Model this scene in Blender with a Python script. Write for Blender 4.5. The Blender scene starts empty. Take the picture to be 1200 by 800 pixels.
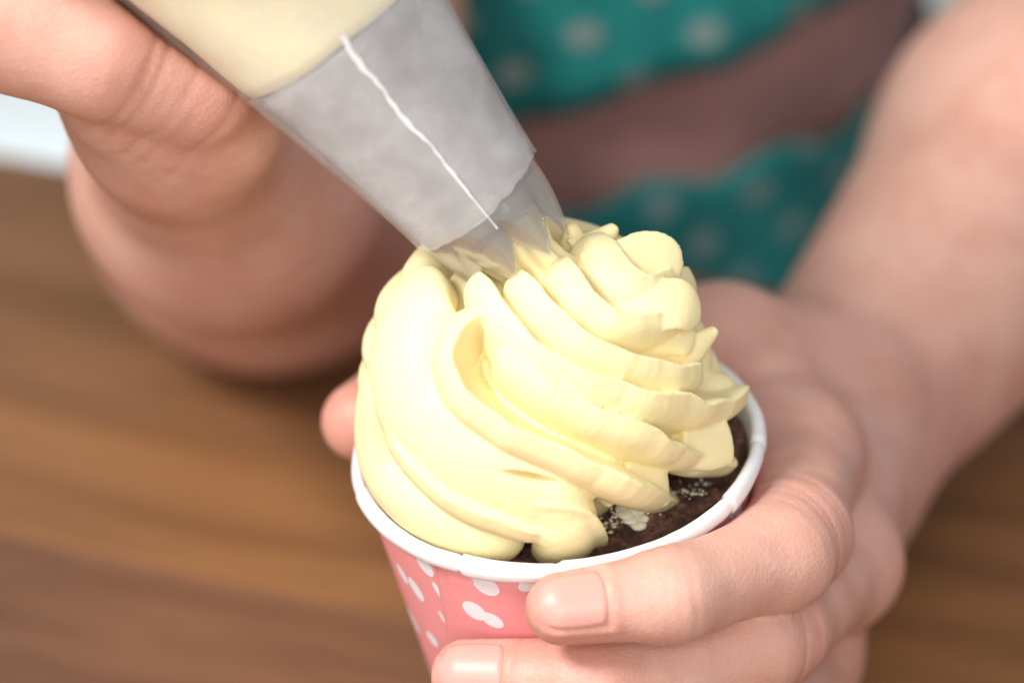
import bpy, bmesh, math, random
import numpy as np
from mathutils import Vector, Matrix
random.seed(7); np.random.seed(7)
R_ = math.radians
sc = bpy.context.scene
MM = 0.001

# ------------------------------------------------------------------ camera
FPX = 3529.0                      # focal length in pixels of a 1200 px wide picture
PITCH = R_(33.8)
Fw = np.array([0, math.cos(PITCH), -math.sin(PITCH)])
Up = np.array([0, math.sin(PITCH), math.cos(PITCH)])
Rt = np.array([1.0, 0, 0])
CAM = -500.0 * (Fw + Rt * (53 / FPX) - Up * (122 / FPX))      # millimetres, cup rim centre is the origin
cam_d = bpy.data.cameras.new('camera')
cam = bpy.data.objects.new('camera', cam_d); sc.collection.objects.link(cam)
cam.location = Vector(CAM * MM)
cam.rotation_euler = (math.pi / 2 - PITCH, 0, 0)
cam_d.sensor_width = 36; cam_d.lens = 36 * FPX / 1200
cam_d.clip_start = 0.01; cam_d.clip_end = 20
cam_d.dof.use_dof = True; cam_d.dof.focus_distance = 0.478; cam_d.dof.aperture_fstop = 6.8
cam_d.dof.aperture_blades = 0
sc.camera = cam

def ray(px, py):
    d = Fw + Rt * ((px - 600) / FPX) + Up * ((400 - py) / FPX)
    return d
def P(px, py, depth):             # pixel + depth along the view axis (mm)
    return CAM + ray(px, py) * depth
def PY(px, py, y):                # pixel + world y (mm)
    d = ray(px, py); return CAM + d * ((y - CAM[1]) / d[1])
def PZ(px, py, z):
    d = ray(px, py); return CAM + d * ((z - CAM[2]) / d[2])

# ------------------------------------------------------------------ world, lamps, exposure
w = bpy.data.worlds.new('World'); sc.world = w; w.use_nodes = True
bg = w.node_tree.nodes['Background']
bg.inputs[0].default_value = (0.93, 0.96, 1.0, 1); bg.inputs[1].default_value = 0.36

def area(name, loc, target, size, power, col):
    l = bpy.data.lights.new(name, 'AREA'); l.shape = 'ELLIPSE'
    l.size, l.size_y = size; l.energy = power; l.color = col
    o = bpy.data.objects.new(name, l); sc.collection.objects.link(o)
    o.location = loc
    o.rotation_euler = (Vector(target) - Vector(loc)).to_track_quat('-Z', 'Y').to_euler()
    return o
area('window_light', (-0.46, -0.24, 0.66), (0, 0, 0), (0.24, 0.24), 6.0, (1.0, 0.975, 0.94))
area('front_light', (-0.05, -0.62, 0.40), (0, 0, 0), (0.5, 0.4), 2.6, (1.0, 0.975, 0.94))
area('overhead_light', (0.45, 0.05, 1.1), (0, 0.05, 0), (0.5, 0.5), 0.9, (1.0, 0.96, 0.92))  # weak soft lamp from above on the right
fb = area('floor_fill_light', (-0.42, 0.95, 0.5), (-0.42, 0.95, -0.8), (0.4, 0.4), 4.5, (0.95, 1.0, 1.0)); fb.data.spread = R_(70)  # unseen lamp added behind the table to brighten the pale floor
sc.view_settings.view_transform = 'Standard'; sc.view_settings.look = 'None'
sc.view_settings.exposure = 0.36; sc.view_settings.gamma = 1
sc.render.engine = 'CYCLES'
sc.cycles.use_denoising = True
sc.cycles.max_bounces = 10; sc.cycles.transparent_max_bounces = 12

# ------------------------------------------------------------------ helpers
def link(o): sc.collection.objects.link(o); return o
def empty(name, loc, rot=(0, 0, 0)):
    o = link(bpy.data.objects.new(name, None)); o.location = loc; o.rotation_euler = rot
    o.empty_display_size = 0.02
    return o
def tag(o, label=None, cat=None, group=None, kind=None):
    if label: o['label'] = label
    if cat: o['category'] = cat
    if group: o['group'] = group
    if kind: o['kind'] = kind
    return o
def mw(o):
    from mathutils import Euler
    return Matrix.Translation(o.location) @ o.rotation_euler.to_matrix().to_4x4()
def put(name, me, mat, parent=None, smooth=True):
    o = link(bpy.data.objects.new(name, me))
    if mat and not me.materials: me.materials.append(mat)
    if smooth: me.polygons.foreach_set('use_smooth', [True] * len(me.polygons))
    if parent:
        o.parent = parent
        if parent.type == 'EMPTY': o.matrix_parent_inverse = mw(parent).inverted()
    return o
def mesh(name, V, Fc):            # V in millimetres, world axes
    me = bpy.data.meshes.new(name)
    me.from_pydata([tuple(v) for v in (np.asarray(V, float) * MM)], [], [tuple(int(i) for i in f) for f in Fc])
    me.update(); return me
def grid_faces(nu, nv, closed_u=False, off=0, flip=False):
    f = []
    for i in range(nu if closed_u else nu - 1):
        for j in range(nv - 1):
            a = i * nv + j; b = ((i + 1) % nu) * nv + j
            q = (off + a, off + b, off + b + 1, off + a + 1)
            f.append(q[::-1] if flip else q)
    return f
def unit(v): v = np.asarray(v, float); return v / (np.linalg.norm(v) + 1e-12)
def catmull(pts, n):
    p = np.asarray(pts, float); p = np.vstack([2 * p[0] - p[1], p, 2 * p[-1] - p[-2]])
    m = len(p) - 3; out = []
    for s in np.linspace(0, m - 1e-6, n):
        i = int(s); t = s - i
        a, b, c, d = p[i:i + 4]
        out.append(0.5 * (2 * b + (c - a) * t + (2 * a - 5 * b + 4 * c - d) * t * t + (3 * b - a - 3 * c + d) * t ** 3))
    return np.array(out)

# ------------------------------------------------------------------ materials
def new_mat(name):
    m = bpy.data.materials.new(name); m.use_nodes = True
    nt = m.node_tree; b = nt.nodes['Principled BSDF']
    return m, nt, b
def N(nt, t, **kw):
    n = nt.nodes.new(t)
    for k, v in kw.items():
        if k in n.inputs: n.inputs[k].default_value = v
        else: setattr(n, k, v)
    return n
def ramp(nt, stops):
    r = nt.nodes.new('ShaderNodeValToRGB'); e = r.color_ramp.elements
    e[0].position, e[0].color = stops[0][0], (*stops[0][1], 1)
    e[1].position, e[1].color = stops[-1][0], (*stops[-1][1], 1)
    for p, c in stops[1:-1]:
        x = e.new(p); x.color = (*c, 1)
    return r
def coords(nt, scale=(1, 1, 1), kind='Object'):
    tc = N(nt, 'ShaderNodeTexCoord'); mp = N(nt, 'ShaderNodeMapping'); mp.inputs['Scale'].default_value = scale
    nt.links.new(tc.outputs[kind], mp.inputs[0]); return mp.outputs[0]
def noise(nt, vec, scale, detail=4, rough=0.55):
    n = N(nt, 'ShaderNodeTexNoise', Scale=scale, Detail=detail, Roughness=rough)
    nt.links.new(vec, n.inputs['Vector']); return n
def bump(nt, b, h, strength, dist, prev=None):
    n = N(nt, 'ShaderNodeBump', Strength=strength, Distance=dist)
    nt.links.new(h, n.inputs['Height'])
    if prev: nt.links.new(prev, n.inputs['Normal'])
    nt.links.new(n.outputs[0], b.inputs['Normal']); return n.outputs[0]

def mat_skin():
    m, nt, b = new_mat('skin')
    v = coords(nt)
    n1 = noise(nt, v, 55, 3)
    r = ramp(nt, [(0.3, (0.60, 0.31, 0.24)), (0.5, (0.67, 0.38, 0.305)), (0.72, (0.72, 0.435, 0.355))])
    nt.links.new(n1.outputs[0], r.inputs[0])
    at = N(nt, 'ShaderNodeAttribute', attribute_name='flush')
    mx = N(nt, 'ShaderNodeMix', data_type='RGBA'); mx.inputs['B'].default_value = (0.64, 0.235, 0.18, 1)
    nt.links.new(at.outputs['Fac'], mx.inputs['Factor']); nt.links.new(r.outputs[0], mx.inputs['A'])
    n3 = noise(nt, v, 210, 6, 0.7)
    r3 = ramp(nt, [(0.3, (0.96, 0.90, 0.88)), (0.7, (1.03, 1.05, 1.05))])
    nt.links.new(n3.outputs[0], r3.inputs[0])
    mm = N(nt, 'ShaderNodeMix', data_type='RGBA', blend_type='MULTIPLY'); mm.inputs['Factor'].default_value = 1
    nt.links.new(mx.outputs['Result'], mm.inputs['A']); nt.links.new(r3.outputs[0], mm.inputs['B'])
    nt.links.new(mm.outputs['Result'], b.inputs['Base Color'])
    b.inputs['Roughness'].default_value = 0.46
    b.inputs['Subsurface Weight'].default_value = 0.15
    b.inputs['Subsurface Radius'].default_value = (1, 0.36, 0.2)
    b.inputs['Subsurface Scale'].default_value = 0.004
    b.inputs['Specular IOR Level'].default_value = 0.36
    vo = N(nt, 'ShaderNodeTexVoronoi', Scale=1500); nt.links.new(v, vo.inputs['Vector'])
    p = bump(nt, b, vo.outputs['Distance'], 0.17, 0.0004)
    n2 = noise(nt, coords(nt, (1, 1, 1)), 260, 4)
    bump(nt, b, n2.outputs[0], 0.10, 0.0006, p)
    return m
def mat_nail():
    m, nt, b = new_mat('nail')
    b.inputs['Base Color'].default_value = (0.72, 0.36, 0.305, 1)
    b.inputs['Roughness'].default_value = 0.40
    b.inputs['Subsurface Weight'].default_value = 0.25; b.inputs['Subsurface Scale'].default_value = 0.002
    b.inputs['Subsurface Radius'].default_value = (1, 0.4, 0.3)
    return m
def mat_frosting(name='buttercream', col=(0.92, 0.80, 0.46)):
    m, nt, b = new_mat(name)
    v = coords(nt)
    n = noise(nt, v, 70, 3)
    r = ramp(nt, [(0.3, tuple(c * f for c, f in zip(col, (0.985, 0.97, 0.93)))), (0.7, col)])
    nt.links.new(n.outputs[0], r.inputs[0]); nt.links.new(r.outputs[0], b.inputs['Base Color'])
    b.inputs['Roughness'].default_value = 0.5
    b.inputs['Specular IOR Level'].default_value = 0.28
    b.inputs['Subsurface Weight'].default_value = 0.25
    b.inputs['Subsurface Radius'].default_value = (1, 0.85, 0.42)
    b.inputs['Subsurface Scale'].default_value = 0.0016
    n2 = noise(nt, v, 900, 3)
    p = bump(nt, b, n2.outputs[0], 0.22, 0.0004)
    n4 = noise(nt, v, 170, 4)
    bump(nt, b, n4.outputs[0], 0.16, 0.0009, p)
    return m
def mat_plain(name, col, rough=0.5, metal=0, var=0.06, scale=40, bmp=0.1, bscale=300, bdist=0.0005):
    m, nt, b = new_mat(name)
    v = coords(nt); n = noise(nt, v, scale)
    r = ramp(nt, [(0.3, tuple(c * (1 - var) for c in col)), (0.7, tuple(min(1, c * (1 + var)) for c in col))])
    nt.links.new(n.outputs[0], r.inputs[0]); nt.links.new(r.outputs[0], b.inputs['Base Color'])
    b.inputs['Roughness'].default_value = rough; b.inputs['Metallic'].default_value = metal
    if bmp:
        n2 = noise(nt, v, bscale); bump(nt, b, n2.outputs[0], bmp, bdist)
    return m
def mat_cake():
    m, nt, b = new_mat('chocolate_cake')
    v = coords(nt)
    n = noise(nt, v, 380, 6, 0.65)
    r = ramp(nt, [(0.32, (0.045, 0.018, 0.012)), (0.5, (0.11, 0.046, 0.030)), (0.7, (0.27, 0.13, 0.085))])
    nt.links.new(n.outputs[0], r.inputs[0]); nt.links.new(r.outputs[0], b.inputs['Base Color'])
    b.inputs['Roughness'].default_value = 0.8
    n2 = noise(nt, v, 700, 6, 0.7); bump(nt, b, n2.outputs[0], 0.9, 0.0012)
    return m
def mat_plank():
    m, nt, b = new_mat('oiled_wood')
    tc = N(nt, 'ShaderNodeTexCoord'); oi = N(nt, 'ShaderNodeObjectInfo')
    add = N(nt, 'ShaderNodeVectorMath', operation='ADD')
    sx = N(nt, 'ShaderNodeMath', operation='MULTIPLY'); sx.inputs[1].default_value = 7.0
    nt.links.new(oi.outputs['Random'], sx.inputs[0])
    nt.links.new(tc.outputs['Object'], add.inputs[0]); nt.links.new(sx.outputs[0], add.inputs[1])
    mp = N(nt, 'ShaderNodeMapping'); mp.inputs['Scale'].default_value = (3.0, 26, 8)
    nt.links.new(add.outputs[0], mp.inputs[0])
    n = noise(nt, mp.outputs[0], 2.2, 7, 0.6); n.inputs['Distortion'].default_value = 0.7
    g = ramp(nt, [(0.28, (0.52, 0.50, 0.50)), (0.55, (1, 1, 1)), (0.75, (1.22, 1.22, 1.2))])
    nt.links.new(n.outputs[0], g.inputs[0])
    mx = N(nt, 'ShaderNodeMix', data_type='RGBA', blend_type='MULTIPLY'); mx.inputs['Factor'].default_value = 1
    nt.links.new(oi.outputs['Color'], mx.inputs['A']); nt.links.new(g.outputs[0], mx.inputs['B'])
    nt.links.new(mx.outputs['Result'], b.inputs['Base Color'])
    b.inputs['Roughness'].default_value = 0.5; b.inputs['Specular IOR Level'].default_value = 0.35
    bump(nt, b, n.outputs[0], 0.15, 0.001)
    return m
def mat_film(name='bag_film', lo=0.08, hi=0.2):
    m, nt, b = new_mat(name)
    v = coords(nt)
    b.inputs['Base Color'].default_value = (0.88, 0.87, 0.87, 1)
    b.inputs['Roughness'].default_value = 0.24
    b.inputs['Specular IOR Level'].default_value = 0.5
    n0 = noise(nt, v, 130, 5)
    r = ramp(nt, [(0.35, (lo,) * 3), (0.7, (hi,) * 3)])
    nt.links.new(n0.outputs[0], r.inputs[0])
    nt.links.new(r.outputs[0], b.inputs['Alpha'])
    n = noise(nt, v, 60, 3); bump(nt, b, n.outputs[0], 0.14, 0.002)
    return m
def mat_dots():
    m, nt, b = new_mat('teal_dotted_cotton')
    uv = N(nt, 'ShaderNodeUVMap')
    fr = N(nt, 'ShaderNodeVectorMath', operation='FRACTION'); nt.links.new(uv.outputs[0], fr.inputs[0])
    sb = N(nt, 'ShaderNodeVectorMath', operation='SUBTRACT'); sb.inputs[1].default_value = (0.5, 0.5, 0)
    nt.links.new(fr.outputs[0], sb.inputs[0])
    ln = N(nt, 'ShaderNodeVectorMath', operation='LENGTH'); nt.links.new(sb.outputs[0], ln.inputs[0])
    lt = ramp(nt, [(0.18, (1, 1, 1)), (0.23, (0, 0, 0))]); nt.links.new(ln.outputs['Value'], lt.inputs[0])
    n = noise(nt, coords(nt), 30, 3)
    tr = ramp(nt, [(0.3, (0.003, 0.14, 0.135)), (0.7, (0.008, 0.24, 0.235))]); nt.links.new(n.outputs[0], tr.inputs[0])
    mx = N(nt, 'ShaderNodeMix', data_type='RGBA'); mx.inputs['B'].default_value = (0.20, 0.28, 0.27, 1)
    nt.links.new(lt.outputs[0], mx.inputs['Factor']); nt.links.new(tr.outputs[0], mx.inputs['A'])
    nt.links.new(mx.outputs['Result'], b.inputs['Base Color']); b.inputs['Roughness'].default_value = 0.75
    n2 = noise(nt, coords(nt), 25, 3); bump(nt, b, n2.outputs[0], 0.5, 0.006)
    return m
def mat_clear():
    m, nt, b = new_mat('clear_plastic')
    b.inputs['Base Color'].default_value = (0.62, 0.58, 0.54, 1); b.inputs['Roughness'].default_value = 0.13
    b.inputs['Alpha'].default_value = 0.42; b.inputs['Specular IOR Level'].default_value = 1.0; b.inputs['Metallic'].default_value = 0.55
    n = noise(nt, coords(nt), 250, 3); bump(nt, b, n.outputs[0], 0.12, 0.0008)
    return m
M = dict(skin=mat_skin(), clear=mat_clear(), nail=mat_nail(), frosting=mat_frosting(), cake=mat_cake(), plank=mat_plank(), film=mat_film(), film_dry=mat_film('dry_bag_film', 0.20, 0.34), dots=mat_dots(),
         cream=mat_frosting('bag_cream', (0.95, 0.86, 0.58)),
         paper=mat_plain('white_paper', (0.86, 0.86, 0.87), 0.5, var=0.02, bmp=0.12, bscale=500),
         pink=mat_plain('pink_paper', (0.86, 0.32, 0.33), 0.5, var=0.03, bmp=0.08, bscale=600),
         print_=mat_plain('white_print', (0.84, 0.85, 0.88), 0.5, var=0.01, bmp=0),
         steel=mat_plain('nozzle_steel', (0.66, 0.63, 0.60), 0.26, 1.0, var=0.05, bmp=0.03, bscale=900),
         cone=mat_plain('dull_nozzle', (0.17, 0.16, 0.163), 0.36, 0.0, var=0.10, scale=60, bmp=0.1),
         seam=mat_plain('bag_seam', (0.85, 0.84, 0.84), 0.4, var=0.02, bmp=0.1),
         sash=mat_plain('brown_cloth', (0.37, 0.20, 0.19), 0.8, var=0.18, scale=25, bmp=0.3, bscale=60, bdist=0.003),
         floor=mat_plain('pale_floor', (0.82, 0.86, 0.86), 0.5, var=0.02, scale=6, bmp=0.05),
         leg=mat_plain('table_leg_wood', (0.25, 0.12, 0.05), 0.5))

# ------------------------------------------------------------------ the floor and the table
TZ = -90.0
FLOOR = TZ - 740
def box_mesh(name, sx, sy, sz, bev):
    bm = bmesh.new(); bmesh.ops.create_cube(bm, size=1)
    bmesh.ops.scale(bm, vec=(sx, sy, sz), verts=bm.verts)
    if bev: bmesh.ops.bevel(bm, geom=bm.edges[:], offset=bev, segments=2, affect='EDGES', profile=0.5)
    me = bpy.data.meshes.new(name); bm.to_mesh(me); bm.free(); return me
fl = put('floor', mesh('floor', [(-4000, -2500, FLOOR), (4000, -2500, FLOOR), (4000, 6000, FLOOR), (-4000, 6000, FLOOR)], [(0, 1, 2, 3)]), M['floor'], smooth=False)
tag(fl, kind='structure')

e0, e1 = PZ(0, 181, TZ), PZ(945, 347, TZ)
edir = unit(e1 - e0); eang = math.atan2(edir[1], edir[0])
enrm = np.array([edir[1], -edir[0], 0])            # from the far edge towards the camera
if enrm[1] > 0: enrm = -enrm
table = empty('wooden_table', Vector((e0 + edir * 120 + enrm * 350) * MM) + Vector((0, 0, (FLOOR - TZ) * MM)), (0, 0, eang))
tag(table, 'brown oiled wooden table top made of glued parallel strips', 'table')
SW = 47.0; TH = 30.0
plank_mesh = {}
TONES = [(0.27, 0.142, 0.068), (0.25, 0.126, 0.055), (0.32, 0.158, 0.062), (0.215, 0.108, 0.058), (0.30, 0.145, 0.058), (0.25, 0.118, 0.052), (0.33, 0.16, 0.062)]
START = {0: -760, 1: -640, 2: -700, 3: -745, 4: -820}
for i in range(15):
    x = START.get(i, -760 + random.uniform(-150, 0))
    while x < 900:
        L = random.choice((320, 380, 440)) if i != 3 else (380, 320, 440)[int(x > -500) + int(x > -100)]
        if L not in plank_mesh: plank_mesh[L] = box_mesh('plank', (L - 0.3) * MM, (SW - 0.3) * MM, TH * MM, 0.0004)
        c = e0 + edir * (x + L / 2) + enrm * (SW * (i + 0.5)); c[2] = TZ - TH / 2 - random.uniform(0, 0.12)
        o = put('plank', plank_mesh[L], M['plank'], smooth=False)
        o.location = Vector(c * MM); o.rotation_euler = (0, 0, eang)
        o.parent = table; o.matrix_parent_inverse = mw(table).inverted()
        tn = TONES[i] if i < 4 else random.choice(TONES)
        if i == 3 and (x < -350 or x > 60): tn = TONES[4]
        v_ = random.uniform(0.86, 1.0); o.color = (tn[0] * v_, tn[1] * v_ * 0.93, tn[2] * v_ * 0.92, 1)
        x += L
lm = box_mesh('leg', 0.06, 0.06, (TZ - TH - FLOOR) * MM, 0.003)
for a, b_ in ((-700, 60), (850, 60), (-700, 640), (850, 640)):
    c = e0 + edir * a + enrm * b_; c[2] = (TZ - TH + FLOOR) / 2
    o = put('leg', lm, M['leg'], smooth=False); o.location = Vector(c * MM); o.rotation_euler = (0, 0, eang)
    o.parent = table; o.matrix_parent_inverse = mw(table).inverted()

# ------------------------------------------------------------------ the cupcake
TILT = R_(5.7)
CX = np.array([math.cos(TILT), 0, math.sin(TILT)]); CY = np.array([0, 1.0, 0]); CZ = np.array([-math.sin(TILT), 0, math.cos(TILT)])
CB = np.array([CX, CY, CZ])                       # rows: the cup's axes
def c2w(p): return np.asarray(p, float) @ CB       # cup space -> world
def w2c(p): return np.asarray(p, float) @ CB.T
HC = 56.0; RT, RB = 33.0, 24.0
def cup_r(z): return RT + (RB - RT) * (-np.asarray(z, float) / HC)
cup = empty('cupcake', Vector(c2w((0, 0, -HC)) * MM), (0, -TILT, 0))
tag(cup, 'cupcake in pink polka-dot paper cup topped with pale yellow frosting', 'cupcake')
# wall: outer and inner skin with a floor
nu = 120; prof = []
for z in np.linspace(-HC, -1.0, 12): prof.append((cup_r(z), z))
for z in np.linspace(-1.0, -HC + 2, 12): prof.append((cup_r(z) - 0.5, z))
prof.append((0.01, -HC + 2))
prof = [(0.01, -HC)] + prof
V = []
for i in range(nu):
    a = 2 * math.pi * i / nu
    for r, z in prof: V.append(c2w((r * math.cos(a), r * math.sin(a), z)))
pc = put('paper_cup', mesh('paper_cup', V, grid_faces(nu, len(prof), True)), M['pink'], cup)
# the inner white lining
V = []
pr = [(cup_r(z) - 0.75, z) for z in np.linspace(0.3, -30, 10)]
for i in range(nu):
    a = 2 * math.pi * i / nu
    for r, z in pr: V.append(c2w((r * math.cos(a), r * math.sin(a), z)))
put('lining', mesh('lining', V, grid_faces(nu, len(pr), True)), M['paper'], pc)
# rolled rim with small crimps
V = []; nu2, nv2 = 360, 18
rng = np.random.RandomState(3)
wob = sum(rng.uniform(-1, 1) * np.cos(k * np.linspace(0, 2 * math.pi, nu2, endpoint=False) + rng.uniform(0, 6)) / k ** 0.6 for k in range(3, 24)) * 0.09
joints = [R_(-90.5), R_(-36), R_(-118), R_(-165), R_(-8), R_(60), R_(130)]
for i in range(nu2):
    a = 2 * math.pi * i / nu2
    step = 0
    for jn in joints:
        dlt = (a - jn + math.pi) % (2 * math.pi) - math.pi
        if 0 <= dlt < 0.5: step += 0.5 * (1 - dlt / 0.5) * (1 if dlt > 0.017 else dlt / 0.017)
        step -= 0.4 * math.exp(-(dlt / 0.012) ** 2)
    for j in range(nv2 + 1):
        t = 2 * math.pi * j / nv2
        rr = 1.38 + step * 0.6
        r = RT + 0.3 + wob[i] + rr * math.cos(t) * 0.82
        z = -0.4 + wob[(i * 3) % nu2] * 0.5 + rr * 1.22 * math.sin(t)
        V.append(c2w((r * math.cos(a), r * math.sin(a), z)))
put('rim', mesh('rim', V, grid_faces(nu2, nv2 + 1, True)), M['paper'], pc)
# printed dots: pairs of touching blobs on the outer paper
def cup_hit(px, py):
    d = w2c(ray(px, py)); o = w2c(CAM)
    for t in np.linspace(440, 540, 2001):
        p = o + d * t
        if math.hypot(p[0], p[1]) < cup_r(p[2]) and p[2] < -0.5: return math.atan2(p[1], p[0]), p[2]
    return None
V = []; Fc = []
def blob(a0, z0, ra, rb, rot, proud=0.06):
    n = 14; o = len(V); r0 = cup_r(z0)
    ring = [(ra * math.cos(2 * math.pi * k / n), rb * math.sin(2 * math.pi * k / n)) for k in range(n)]
    for (u, v) in ring + [(0, 0)]:
        uu = u * math.cos(rot) - v * math.sin(rot); vv = u * math.sin(rot) + v * math.cos(rot)
        z = z0 + vv; a = a0 + uu / r0; r = cup_r(z) + proud
        V.append(c2w((r * math.cos(a), r * math.sin(a), z)))
    for k in range(n): Fc.append((o + k, o + (k + 1) % n, o + n))
seen = []
for (px, py, l, s, deg) in [(512, 653, 2.1, 1.5, -50), (498, 662, 1.9, 1.25, -65), (472, 672, 1.6, 1.1, -60), (488, 690, 2.0, 1.2, -62),
                        (514, 692, 1.6, 0.55, -70), (519, 723, 1.2, 0.35, -70), (554, 672, 1.3, 0.8, -62), (570, 686, 1.95, 1.55, -42),
                        (556, 715, 1.85, 1.55, -38), (577, 726, 1.7, 1.2, -35), (620, 684, 1.8, 1.0, 40), (485, 726, 2.1, 1.2, -62),
                        (507, 748, 1.3, 1.1, -40), (467, 625, 1.3, 0.8, -60), (632, 722, 1.7, 1.3, -40)]:
    h = cup_hit(px, py)
    if h: blob(h[0], h[1], l * 1.22, s * 1.3, R_(deg)); seen.append(h)
for row in range(9):
    z = -4 - row * 5.6
    for k in range(24):
        a = -math.pi + (k + 0.5 * (row % 2)) * 2 * math.pi / 24
        if (a < R_(-66) or a > R_(172)) and z > -36: continue
        rt = R_(-45 + random.uniform(-15, 15))
        blob(a, z, 1.9, 1.4, rt, 0.05)
        blob(a + 2.4 / cup_r(z), z - 1.9, 1.7, 1.2, rt, 0.055)
put('dot_print', mesh('dot_print', V, Fc), M['print_'], pc)
# overlapping paper seam
h0, h1 = cup_hit(508, 648), cup_hit(524, 738)
V = []
if h0 and h1:
    for t in np.linspace(-0.05, 2.2, 24):
        a = h0[0] + (h1[0] - h0[0]) * t; z = h0[1] + (h1[1] - h0[1]) * t
        for da, dr in ((0, 0.02), (0.004, 0.22), (0.05, 0.10), (0.10, -0.05)):
            r = cup_r(z) + dr; V.append(c2w((r * math.cos(a + da), r * math.sin(a + da), z)))
    # the seam lies under the print, only its lip stands proud
    put('seam', mesh('seam', V, grid_faces(24, 4)), M['pink'], pc)
# chocolate cake
rng = np.random.RandomState(11)
ph = rng.uniform(0, 6.28, (40, 2)); fr = rng.normal(0, 1, (40, 2)); fr /= np.linalg.norm(fr, axis=1)[:, None]; fk = 2 ** rng.uniform(-2.2, 1.1, 40)
def rough2(x, y): return sum(math.sin((fr[i, 0] * x + fr[i, 1] * y) * fk[i] + ph[i, 0]) / fk[i] ** 0.75 for i in range(40)) * 0.11
V = []; na, nr = 200, 60
for i in range(na):
    a = 2 * math.pi * i / na
    for j in range(nr):
        r = 31.6 * (j / (nr - 1)) ** 0.8 + 0.01
        x, y = r * math.cos(a), r * math.sin(a)
        z = -3.2 - 0.0012 * r * r + rough2(x, y) - (1.6 if j == nr - 1 else 0)
        V.append(c2w((x, y, z)))
cake = put('cake', mesh('cake', V, grid_faces(na, nr, True)), M['cake'], cup)
def cake_pt(px, py):
    d = w2c(ray(px, py)); o = w2c(CAM); t = (-3.6 - o[2]) / d[2]; return o + d * t
def lumps(spots, sub, jit):
    bm = bmesh.new()
    for p, r in spots:
        g = bmesh.ops.create_icosphere(bm, subdivisions=sub, radius=1)
        sx = (random.uniform(0.7, 1.5), random.uniform(0.7, 1.4), random.uniform(0.35, 0.7))
        for v in g['verts']:
            n = Vector([v.co[k] * sx[k] * r * (1 + random.uniform(-jit, jit)) for k in range(3)])
            v.co = Vector(c2w(np.array(p) + np.array(n)) * MM)
    me = bpy.data.meshes.new('lumps'); bm.to_mesh(me); bm.free(); return me
sp = []
for _ in range(260):
    a = random.uniform(-1.9, 0.9); r = random.uniform(20, 31); x, y = r * math.cos(a), r * math.sin(a)
    sp.append(((x, y, -3.2 - 0.0012 * r * r + rough2(x, y)), random.uniform(0.25, 0.85)))
cr = put('crumbs', lumps(sp, 1, 0.25), M['cake'], cake); tag(cr, kind='stuff')
sp, spb = [], []
for (px, py, r) in [(741, 596, 2.0), (747, 588, 1.7), (733, 603, 1.5), (752, 600, 1.2), (727, 610, 1.0), (744, 610, 1.1), (738, 585, 1.2), (716, 612, 0.7), (709, 618, 0.7), (699, 624, 0.6), (690, 630, 0.6),
                    (704, 627, 0.6), (713, 621, 0.5), (694, 635, 0.4), (722, 604, 0.6), (775, 580, 0.7), (783, 584, 0.6), (790, 577, 0.6), (800, 570, 0.7), (812, 565, 0.6), (806, 578, 0.5), (822, 574, 0.5), (825, 552, 0.6), (757, 592, 0.8), (762, 604, 0.5)]:
    big = r > 1.05
    for _ in range(5 if big else 7):
        p = cake_pt(px + random.gauss(0, 5), py + random.gauss(0, 3.5)); p[2] = -2.85 - 0.0012 * (p[0] ** 2 + p[1] ** 2) + rough2(p[0], p[1])
        (spb if big else sp).append((p, r * random.uniform(0.6, 1.1) if big else random.uniform(0.12, 0.40)))
sm_mat = mat_frosting('smeared_frosting', (0.78, 0.74, 0.58))
fs = put('frosting_smear', lumps(spb, 3, 0.05), sm_mat, cake)
fk_ = put('frosting_flecks', lumps(sp, 1, 0.5), sm_mat, cake); tag(fk_, kind='stuff')

# ------------------------------------------------------------------ frosting
DZ = np.array([-4, 0, 5, 10, 15, 20, 25, 30, 33.5, 35.5, 37.0])
DR = np.array([25, 27.5, 28.5, 28, 26.8, 25, 22.2, 18.4, 14.0, 9.0, 1.0])
def dome_r(z): return np.interp(z, DZ, DR)
def dome_c(z):                     # the swirl leans a little to the left and back
    return -1.5 - 2.0 * np.clip(np.asarray(z) / 25, 0, 1), 1.5 + 0 * np.asarray(z)
def dome_rho(p):
    cx_, cy_ = dome_c(p[..., 2]); x, y = p[..., 0] - cx_, p[..., 1] - cy_
    a = np.arctan2(y, x); low = np.clip(1 - p[..., 2] / 14, 0, 1)
    dent = 1 - 0.20 * low * np.exp(-((a + 0.72) / 0.62) ** 2)      # the cake shows at the front right
    return np.hypot(x, y) / dent
def dome_normal(p):
    p = np.asarray(p, float); h = 0.8
    f = lambda q: dome_rho(q) - dome_r(q[2])
    n = np.array([f(p + e) - f(p - e) for e in np.eye(3) * h]); return unit(n)
def dome_hit(px, py):
    d = unit(w2c(ray(px, py))); o = w2c(CAM)
    ts = np.linspace(400, 580, 1441); p = o + ts[:, None] * d
    g = dome_r(p[:, 2]) - dome_rho(p)
    g[(p[:, 2] > 37.0) | (p[:, 2] < -4)] -= 8
    k = np.argmax(g > 0) if (g > 0).any() else int(np.argmax(g))
    return p[k]
fV, fF = [], []
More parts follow.
